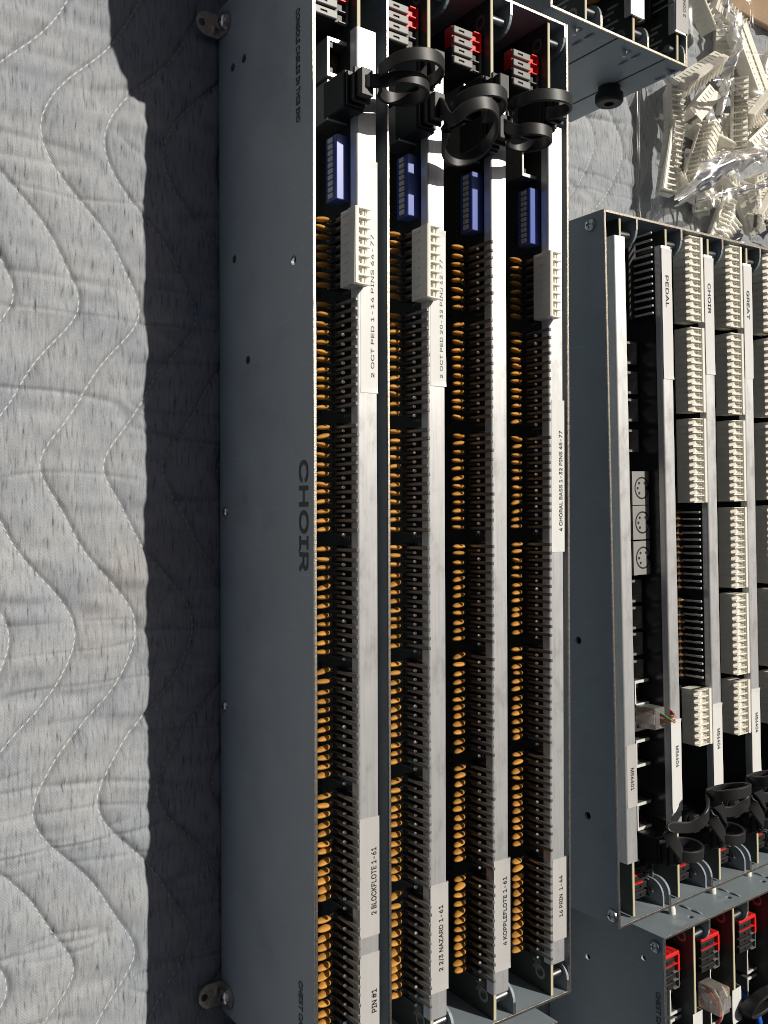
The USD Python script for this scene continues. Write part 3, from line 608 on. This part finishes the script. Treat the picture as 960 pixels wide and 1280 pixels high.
# ------------------------------------------------------------------ circuit cards of the shorter chassis
NAMES2 = [None, 'PEDAL', 'CHOIR', 'GREAT', '']
LAB2 = ['circuit card under the plain leftmost rail of the shorter chassis, labelled MS6401', 'circuit card under the rail labelled PEDAL', 'circuit card under the rail labelled CHOIR in the shorter chassis',
        'circuit card under the rail labelled GREAT', 'circuit card at the right picture edge beside the GREAT rail']
for i in range(5):
    b = BX2[i]; x = b + .0062
    T = Thing('circuit_card', LAB2[i], 'circuit card', (b, 0, 0), F2, 'circuit cards standing in the shorter chassis')
    y1, y0 = -.0025, -L2 + .0025
    T.part('board', box((x, y0, .006), (x + .0016, y1, H - .0024)), 'board')
    T.part('board_edge', box((x, y0, H - .0024), (x + .0016, y1, H - .0018)), 'board_edge')
    rb = -.3620 + (0 if i == 0 else .012)
    T.part('cap_rail', bar_mesh(b, b + .0090, rb, -.0130, .0045 if i else .0075), 'alu', smooth=40)
    if i:
        T.part('backing_strip', cbox((b + .0004, rb + .002, .045), (b + .0026, -.0135, H - .0046), .0004), 'flange')
        grp = {1: [0], 2: [0, 1, 2, 3, 4], 3: [0, 1, 2, 3, 4], 4: [0, 1, 2, 3, 4]}[i]
        for g_ in grp:
            gy = -.0285 - g_ * GP2 + 5.5 * .0042
            T.part('pin_header', cbox((b - .0080, gy - 11 * .0042 - .0021, .0705), (b - .0012, gy + .0021, .0772), .0004), 'black')
            shown = (i == 1) or (i == 2 and g_ in (3, 4))
            for k in range(12):
                py = gy - k * .0042
                if shown:
                    T.part('pin', cbox((b - .0037, py - .0006, .0770), (b - .0025, py + .0006, .0902), .0003), 'tin')
                    if i == 2: T.part('capacitor', ellip((b - .0068, py + rng.normal(0, .0002), .0745), (.0030, .0012, .0050), CAPROT(), (8, 10)), 'brown', smooth=True)
        if i != 1:
            T.part('pin_header', cbox((b - .0080, -.2745 - 8 * .0042, .0705), (b - .0012, -.2745, .0772), .0004), 'black')
    if i == 1:
        for yy in (.0942, .0767, .0606, .0425, -.0461, -.0620, -.0775, -.0936):
            y = yy - .1672
            x1_ = b - .0010
            op = unary_union([sbox(x1_ - .0120, -.0052, x1_ - .0036, .0052), sbox(x1_ - .0125, -.0038, x1_ - .0022, .0038), sbox(x1_ - .0120, -.0020, x1_ - .0011, .0020)])
            pl = trimesh.creation.extrude_polygon(sbox(x1_ - .0135, -.0066, x1_, .0066).difference(op), .009, engine='earcut'); pl.apply_translation((0, y, .0672))
            p = T.part('network_socket', pl, 'lever')
            T.part('contact_well', box((x1_ - .0130, y - .0060, .0600), (x1_ - .0005, y + .0060, .0672)), 'black', parent=p)
        for yy in (.0145, -.0056, -.0262):
            y = yy - .1672; xc = b - .0070
            pl = man(box((xc - .0085, y - .0098, .0700), (xc + .0062, y + .0098, .0826))) - man(tri(man(cyl((xc, y, .0780), (xc, y, .0860), .0066, 28)) - man(cyl((xc, y, .076), (xc, y, .087), .0056, 28))))
            p = T.part('round_socket', tri(pl), 'dinplate')
            T.part('socket_ring', lathe([(.0057, 0), (.0065, 0), (.0065, .0042), (.0057, .0042), (.0057, 0)], (xc, y, .0781), (0, 0, 1), 28), 'black', parent=p)
            T.part('socket_hole', cat_([cyl((xc + .0038 * math.cos(a), y + .0038 * math.sin(a), .0822), (xc + .0038 * math.cos(a), y + .0038 * math.sin(a), .0828), .0008, 8) for a in np.radians([0, 50, 130, 180, 230])] + [box((xc + .0040, y - .0014, .0822), (xc + .0057, y + .0014, .0828))]), 'black', parent=p)
        for yy in (-.1060, -.1196, -.1410, -.1780, -.1985):
            y = yy - .1672
            jack(T, b - .0012, y - .0080, y + .0080, .0800, .0125, 'tin')
    if i < 4: terminal_block(T, BX2[i + 1] - .0050, -L2 + .0245, .0835, side=1, lever='black', reds=0, lines=True)
    if i == 1: label_strip(T, b + .0004, b + .0093, -.0900, -.0145, 'PEDAL', b + .0034, .0185, .0027, -.0300, read=-1, tmat='white_label')
    if i == 2: label_strip(T, b + .0004, b + .0093, -.0850, -.0145, 'CHOIR', b + .0034, .0180, .0027, -.0300, read=-1, tmat='white_label')
    if i == 3: label_strip(T, b + .0004, b + .0093, -.0850, -.0145, 'GREAT', b + .0034, .0180, .0027, -.0300, read=-1, tmat='white_label')
    if i == 0: label_strip(T, b + .0012, b + .0095, -.3310, -.2960, 'MS6401', b + .0042, .0125, .0026, -.3090, read=-1)
    if i > 0:
        off = .0035 * (i - 1)
        label_strip(T, b + .0004, b + .0094, -.3420 + off, -.2880 + off, 'MS6404', b + .0042, .0125, .0026, -.3000 - .0035 + off, read=-1, wrap=-.003, tmat='white_label')

# ------------------------------------------------------------------ cards of the red-terminal chassis and the upper chassis
LAB3 = ['leftmost circuit card of the chassis with red terminal blocks', 'second circuit card from the left among the red terminal blocks', 'third circuit card from the left among the red terminal blocks']
for i, x in enumerate(PX3):
    T = Thing('circuit_card', LAB3[i], 'circuit card', (x, 0, 0), F3, 'circuit cards standing in the red terminal chassis')
    T.part('board', box((x, -L3 + .003, .006), (x + .0016, -.0035, H - .0040)), 'board')
    T.part('board_edge', box((x, -L3 + .003, H - .0040), (x + .0016, -.0035, H - .0034)), 'board_edge')
    terminal_block(T, x - .0045, -.0215, .0835, lever='black', reds=0, endcap=True)
    jack(T, x - .0001, -.0585, -.0410, .0810)
    jack(T, x - .0001, -.0790, -.0610, .0810)
    T.part('pad_ring', lathe([(.0022, 0), (.0036, 0), (.0036, .0002), (.0022, .0002), (.0022, 0)], (x, -.0120, .0820), (-1, 0, 0), 20), 'pinmetal')
    T.part('cap_rail', bar_mesh(x - .0014, x + .0086, -L3 + .02, -.1100, .0052), 'alu', smooth=40)
    label_strip(T, x - .0022, x + .0070, -.0760, (-.0560, -.0545, -.0530)[i], '', 0, 0, 0, 0, z=H - .0033, tmat='tape', wrap=.004)
LAB4 = ['circuit card nearest the CHOIR chassis in the upper chassis', 'middle circuit card with a bare rail in the upper chassis', 'circuit card with a printed label strip at the right of the upper chassis']
for i, x in enumerate(PX4):
    T = Thing('circuit_card', LAB4[i], 'circuit card', (x, Y4, 0), group='circuit cards standing in the upper chassis')
    T.part('board', box((x, Y4 + .003, .006), (x + .0016, Y4 + .29, H - .0022)), 'board')
    T.part('board_edge', box((x, Y4 + .003, H - .0022), (x + .0016, Y4 + .29, H - .0016)), 'board_edge')
    ys_ = Y4 + (.026, .0165, .0185)[i]
    T.part('cap_rail', bar_mesh(x - .0030, x + .0085, ys_, Y4 + .28, .0052), 'alu', smooth=40)
    T.part('pad_ring', lathe([(.0024, 0), (.0042, 0), (.0042, .0002), (.0024, .0002), (.0024, 0)], (x, Y4 + .0085, .0830), (-1, 0, 0), 20), 'pinmetal')
    for k in range(10):
        py = Y4 + .035 + k * PITCH
        T.part('pin', pin_mesh(x - .0046, py, .0780, .0945), 'pinmetal')
        T.part('capacitor', ellip((x - .0050, py, .0680), (.0037, .00135, .0062), CAPROT(), (8, 10)), 'orange', smooth=True)
    T.part('pin_header', cbox((x - .0075, Y4 + .032, .0735), (x - .0001, Y4 + .076, .0790), .0004), 'black')
    T.part('silkscreen', cat_([box((x - .00006, Y4 + .012 + k * .0031, .0700 + (k % 2) * .004), (x, Y4 + .0133 + k * .0031, .0760 + (k % 3) * .003)) for k in range(6)]), 'silk', kind='stuff')
    if i == 2: label_strip(T, x - .0026, x + .0089, ys_ + .001, Y4 + .075, '2 CONN 1-61', x + .0062, .0210, .0024, ys_ + .0105)

# ------------------------------------------------------------------ flat black jumper cables
def coil(pts_list, n=60):
    return np.concatenate(pts_list)
def smooth_path(P, n):
    P = np.asarray(P, float)
    from scipy.interpolate import CubicSpline
    d = np.r_[0, np.cumsum(np.linalg.norm(np.diff(P, axis=0), axis=1))]
    return CubicSpline(d, P)(np.linspace(0, d[-1], n))
def plug(T, xr, y0, y1, z0, depth=.0106):
    x0 = xr - depth
    p = T.part('plug', cat_([cbox((x0, y0, z0 - .004), (xr, y1, z0 + .0135), .0006)]), 'black')
    rib = [cbox((x0 + .0006 + .0002 * k, y0 + .0010, z0 + .0137 + k * .0024), (xr - .0006 - .0002 * k, y1 - .0010, z0 + .0152 + k * .0024), .0004) for k in range(0, 4, 2)]
    rib.append(cbox((x0 + .0022, y0 + .0024, z0 + .0135), (xr - .0022, y1 - .0024, z0 + .0238), .0004))
    T.part('strain_relief', cat_(rib), 'black', parent=p)
CL = ['flat black jumper cable looping from the BLOCKFLOTE card to the NAZARD card', 'flat black jumper cable looping from the NAZARD card to the KOPPLEFLOTE card', 'flat black jumper cable looping from the KOPPLEFLOTE card to the 16 PRIN card']
COILS = [dict(c1=(.2400, .1862, .1100), r1=.0108, c2=(.2405, .1915, .1145), r2=.0140, t=.0, tilt1=.0, tilt2=.002),
         dict(c1=(.2720, .1720, .1175), r1=.0122, c2=(.2795, .1865, .1140), r2=.0128, t=.0, tilt1=.0085, tilt2=.003),
         dict(c1=(.3155, .1822, .1105), r1=.0104, c2=(.3215, .1985, .1118), r2=.0150, t=.0, tilt1=.0, tilt2=-.0005)]
for i, (lab, q) in enumerate(zip(CL, COILS)):
    x = XB[i]
    T = Thing('jumper_cable', lab, 'cable', (x, .185, .084), group='flat black jumper cables at the top of the CHOIR chassis')
    plug(T, x - .0001, .1768, .1935, .0845)
    xn = XB[i + 1]
    plug(T, xn - .0001, .1966, .2128, .0845)
    P = [(x - .0052, .1852, .100), (x - .0052, .1852, .1085)]
    c1, c2 = np.array(q['c1']), np.array(q['c2'])
    for th in np.radians(np.arange(165, -166, -22)):
        P.append(c1 + [q['r1'] * math.cos(th), q['tilt1'] * math.sin(th), q['r1'] * math.sin(th)])
    m0 = len(P)
    for k, th in enumerate(np.radians(np.arange(200, -31, -23))):
        P.append(c2 + [q['r2'] * math.cos(th), q['tilt2'] * math.sin(th) + .004 * k / 10 - .002, q['r2'] * math.sin(th)])
    P.append((xn - .0060, .2040, .1015)); P.append((xn - .0052, .2047, .0950))
    path = smooth_path(P, 150)
    T.part('flat_cable', ribbon(path, (0, 1, 0), .0059, .0016), 'cable', smooth=35)

# jumper cables at the bottom end of the shorter chassis (in that chassis's own frame)
def loc2(px, py, z):
    w = at(px, py, z=z) - np.array(F2[0]); a = math.radians(F2[1])
    return np.array([math.cos(a) * w[0] + math.sin(a) * w[1], -math.sin(a) * w[0] + math.cos(a) * w[1], z])
CL2 = ['flat black jumper cable looping from the PEDAL rail to the CHOIR rail', 'flat black jumper cable looping from the CHOIR rail to the GREAT rail', 'flat black jumper cable at the right edge below the GREAT rail']
for i, lab in enumerate(CL2):
    b = BX2[i + 1]
    T = Thing('jumper_cable', lab, 'cable', (b, -.37, .08), F2, 'flat black jumper cables in the shorter chassis')
    yq = -.3615
    plug(T, b - .0030, yq - .008, yq + .008, .0800, .0110)
    s = i * .0400; v = np.array([s, s * .006, 0])
    P = [np.array((b - .0085, yq, .098)), np.array((b - .0085, yq, .1045))]
    a0 = loc2(857, 1062, .103) ; r = .0098
    for th in np.radians(np.arange(165, -196, -24)):
        P.append(a0 + v + [r * math.cos(th), -.001 * math.sin(th), r * math.sin(th) * .9])
    P += [loc2(835, 1052, .105) + v + [0, .006, 0], loc2(862, 1034, .108) + v, loc2(884, 1016, .112) + v]
    c = loc2(910, 990, .112) + v
    for th in np.radians(np.arange(200, -150, -24)):
        P.append(c + [.0125 * math.cos(th), .003 * math.sin(th) , .0115 * math.sin(th)])
    P += [loc2(905, 1022, .106) + v, loc2(890, 1042, .100) + v, loc2(884, 1052, .090) + v]
    T.part('flat_cable', ribbon(smooth_path(P, 170), (.05, 1, .05), .0064, .0018), 'cable', smooth=35)
    plug(T, BX2[i + 1] + .0400 - .0200, yq + .004, yq + .019, .0760, .0100)

# clear plug in the shorter chassis
def loc2b(x): return x
b = BX2[1]
T = Thing('network_plug', 'clear network plug with coloured wires between the first two rails of the shorter chassis', 'plug', (b - .006, -.2865, .08), F2)
yc = -.1185 - .1672
pb = T.part('plug_body', cbox((b - .0125, yc - .0062, .0765), (b - .0035, yc + .0062, .0930), .0005), 'clear')
T.part('latch', cbox((b - .0142, yc - .0030, .0800), (b - .0130, yc + .0030, .0935), .0003), 'clear', parent=pb)
for k in range(6):
    yy = yc - .0040 + k * .0016
    w = smooth_path([(b - .0080, yy, .0780), (b - .0080, yy, .0880), (b - .0068, yy * .5 + yc * .5, .0950), (b - .0030, yc + .002 * math.sin(k), .0990), (b + .0005, yc + .0035 - .001 * k, .0940), (b - .0010, yc - .004, .0860)], 24)
    T.part('wire', tube(w, .00052), ['wire_red', 'wire_green', 'wire_red', 'tin', 'wire_red', 'wire_green'][k])

# lower right corner: clear plug and black looped cables over the red-terminal cards
x = PX3[0]
T = Thing('network_plug', 'clear plug in the socket beside the leftmost taped rail at the bottom right', 'plug', (x + .030, -.05, .08), F3)
xx = PX3[1]
pb = T.part('plug_body', cbox((xx - .0260, -.0600, .0830), (xx - .0155, -.0445, .0985), .0006), 'clear')
T.part('latch', cbox((xx - .0245, -.0560, .0990), (xx - .0170, -.0490, .1003), .0004), 'clear', parent=pb)
for k in range(4): T.part('wire', tube(smooth_path([(xx - .023 + k * .0018, -.0460, .0850), (xx - .023 + k * .0018, -.0520, .0930), (xx - .022 + k * .0010, -.0600, .0960), (xx - .022, -.0700, .0900)], 14), .0006), ['wire_red', 'gold', 'tin', 'gold'][k])
for i in range(2):
    T = Thing('looped_cable', ['black cable loop beside the second taped rail at the bottom right', 'black cable loop at the bottom right picture corner'][i], 'cable', (PX3[1] + .04 * i, -.06, .09), F3)
    c = np.array((PX3[1] + .0200 + .0395 * i, -.0670, .0960)); th = np.radians(np.arange(0, 351, 10))
    T.part('flat_cable', ribbon(c + np.stack([.0150 * np.cos(th), .0085 * np.sin(th), .004 * np.sin(th)], 1), (0, .1, 1), .0085, .0022), 'cable', smooth=35)
T = Thing('blue_cable', 'short bit of bright blue cable at the bottom right corner', 'cable', (.13, -.07, .08), F3)
q = at(941, 1274, z=.085) - np.array(F3[0])
T.part('cable_sheath', tube(smooth_path([q + (-.004, .010, -.02), q + (0, .003, 0), q + (.002, -.006, .002), q + (.002, -.02, -.01)], 16), .0021, 9), 'wire_blue', smooth=40)

# ------------------------------------------------------------------ bag of loose connectors
BX0, BX1, BY0, BY1 = .5270, .8300, .1250, .4700
def bag_h(X, Y):
    u, v = (X - BX0) / (BX1 - BX0), (Y - BY0) / (BY1 - BY0)
    e = np.clip(u / .13, 0, 1) * np.clip((1 - u) / .2, 0, 1) * np.clip(v / .2, 0, 1) * np.clip((1 - v) / .2, 0, 1)
    e = e * e * (3 - 2 * e)
    N = lambda a, b, s: meshkit.noise(np.stack([X * a, Y * b, 0 * X + s], -1), s)
    w = X + .015 * N(12, 12, 41); w2 = Y + .015 * N(12, 12, 43)
    R = lambda a, b, s: 1 - np.abs(2 * meshkit.noise(np.stack([w * a, w2 * b, 0 * X + s], -1), s) - 1)
    rid = .016 * R(10, 14, 51) ** 8 + .009 * R(26, 17, 52) ** 7 + .0016 * R(80, 60, 53) ** 4
    st = lambda t: np.clip(t, 0, 1) ** 2 * (3 - 2 * np.clip(t, 0, 1))
    rise = .016 * st(u / .07) + .052 * np.clip((X - BX0 - .012) / .15, 0, 1) ** .95
    return .0025 + rise * st(v / .10) * st((1 - v) / .2) * st((1 - u) / .2) + .007 * N(13, 13, 55) * st(u / .2) + rid * (.25 + .75 * st(u / .15))
gx, gy_ = np.arange(BX0, BX1 + 1e-6, .0013), np.arange(BY0, BY1 + 1e-6, .0013)
X, Y = np.meshgrid(gx, gy_, indexing='ij'); Z = bag_h(X, Y)
Z = np.where((X < F2[0][0] + W2) & (Y < .184), np.minimum(Z, .088), Z)
n_, m_ = X.shape; I = np.arange(n_ * m_).reshape(n_, m_)
keep = ~((Y < .1795 + (X - .52) * .026) & (X < .62))
f = np.concatenate([np.stack([I[:-1, :-1], I[1:, :-1], I[1:, 1:]], -1).reshape(-1, 3), np.stack([I[:-1, :-1], I[1:, 1:], I[:-1, 1:]], -1).reshape(-1, 3)])
f = f[keep.reshape(-1)[f].all(1)]
bag = Thing('plastic_bag', 'crumpled clear plastic bag full of loose cream connectors', 'bag')
bag.part('film', (np.stack([X, Y, Z], -1).reshape(-1, 3), f), 'bag', smooth=True)
bag.part('sealed_edge', tube(np.stack([np.full(60, BX0 + .0012) + .0012 * np.sin(np.linspace(0, 9, 60)), np.linspace(.182, .315, 60), .0035 + .001 * np.sin(np.linspace(0, 14, 60))], 1), .0011, 8), 'bag', smooth=True)
# the large ones that can be told apart (pixel of the centre, poles, turn in degrees, lean), then the jumble under and between them
BIG = [(839, 199, 12, -9, -.40, .017, 'loose connector with its twelve slots facing up, leftmost in the plastic bag'),
       (843, 138, 8, -8, -.55, .016, 'short loose connector just above the leftmost slotted one in the bag'),
       (873, 94, 12, -55, .75, .020, 'loose connector slanting up to the right beside the upper chassis corner'),
       (874, 133, 8, -45, 1.35, .014, 'grey-shaded short loose connector below the one slanting beside the upper chassis corner'),
       (879, 190, 12, -25, -1.45, .016, 'loose connector lying smooth side up right of the leftmost slotted one'),
       (925, 143, 12, 5, -1.0, .024, 'upright loose connector with dark notches down its left side in the bag'),
       (948, 129, 12, -45, .6, .022, 'slotted loose connector slanting to the right picture edge, halfway up the bag'),
       (933, 77, 12, 32, 1.45, .022, 'smooth loose connector slanting down to the right in the upper bag'),
       (934, 262, 10, 48, .9, .014, 'loose connector slanting down to the right at the bottom of the bag'),
       (952, 258, 10, -45, .5, .016, 'slotted loose connector at the right picture edge above the shorter chassis'),
       (876, 12, 8, 40, .3, .014, 'short loose connector at the top of the picture beside the upper chassis'),
       (951, 172, 10, -50, 1.3, .016, 'smooth loose connector cut by the right picture edge in the bag'),
       (908, 232, 10, 70, .4, .012, 'loose connector lying almost level low in the middle of the bag'),
       (868, 240, 10, 82, .4, .010, 'loose connector lying level against the rim of the shorter chassis')]
for px, py, n, turn, lean, z, lab in BIG:
    q = at(px, py, z=z)
    connector(lab, n, pose(q, math.radians(turn), rng.normal(0, .08), lean) @ np.diag([1.45, 1, 1, 1]) @ pose((0, 0, -.006)), 'loose connectors in the plastic bag')
def film_fold(pts, w, seed):
    r_ = np.random.default_rng(seed); P = smooth_path([at(px, py, z=z) for px, py, z in pts], 46); n = len(P)
    t = np.gradient(P, axis=0); t /= np.linalg.norm(t, axis=1)[:, None]; side = np.cross(t, [0, 0, 1.]); side /= np.linalg.norm(side, axis=1)[:, None]
    m = 9; prof = np.linspace(-.5, .5, m); v = np.zeros((n, m, 3)); ww = w * (.55 + .9 * meshkit.noise(np.stack([np.arange(n) * .22, np.zeros(n), np.full(n, seed)], -1), seed))
    taper = np.sin(np.linspace(.12, np.pi - .12, n)) ** .5
    hz = .0050 * (meshkit.noise(np.stack(np.broadcast_arrays(np.arange(n)[:, None] * .35, np.arange(m)[None] * .9, float(seed)), -1), seed) - .4) + .004 * (1 - np.abs(prof * 2))[None]
    v = P[:, None] + side[:, None] * (prof[None] * (ww * taper)[:, None])[..., None] + hz[..., None] * np.array([0, 0, 1.])
    i_ = np.arange(n * m).reshape(n, m)
    f_ = np.concatenate([np.stack([i_[:-1, :-1], i_[1:, :-1], i_[1:, 1:]], -1).reshape(-1, 3), np.stack([i_[:-1, :-1], i_[1:, 1:], i_[:-1, 1:]], -1).reshape(-1, 3)])
    return v.reshape(-1, 3), f_
FOLDS = [([(906, -6, .040), (908, 14, .040), (912, 30, .042), (921, 52, .042), (914, 80, .042), (904, 112, .040), (897, 146, .038)], .010, 3), ([(843, 253, .030), (866, 236, .034), (886, 218, .038), (915, 204, .040), (946, 194, .040), (968, 188, .040)], .017, 5),
         ([(868, 252, .028), (896, 244, .030), (932, 236, .032), (966, 228, .034)], .005, 9), ([(893, 20, .036), (897, 34, .036), (901, 46, .036)], .004, 11), ([(948, 205, .040), (955, 185, .042), (962, 160, .042)], .010, 13),
         ([(884, 230, .036), (893, 205, .038), (905, 190, .040)], .009, 17)]
for pts, w, sd in FOLDS: bag.part('bunched_fold', film_fold(pts, w, sd), 'fold', smooth=True)
for k in range(26):
    q = np.array((rng.uniform(.575, .76), rng.uniform(.195, .40), rng.uniform(.005, .012)))
    connector('loose cream connector jumbled inside the clear plastic bag', int(rng.choice([8, 10, 12])), pose(q, rng.uniform(0, 6.28), rng.normal(0, .15), rng.uniform(-1.5, 1.5)) @ np.diag([1.4, 1, 1, 1]) @ pose((0, 0, -.006)), 'loose connectors in the plastic bag')

# ------------------------------------------------------------------ brown card at the far corner
T = Thing('cardboard_sheet', 'piece of brown cardboard lying beyond the plastic bag in the top right corner', 'cardboard', (.72, .45, 0))
T.part('sheet', cbox((.615, .395, .001), (.95, .60, .006), .0008), plain('brown_cardboard', (.33, .22, .13), .8, var=.15, vscale=40, bump=.0001, bscale=300))
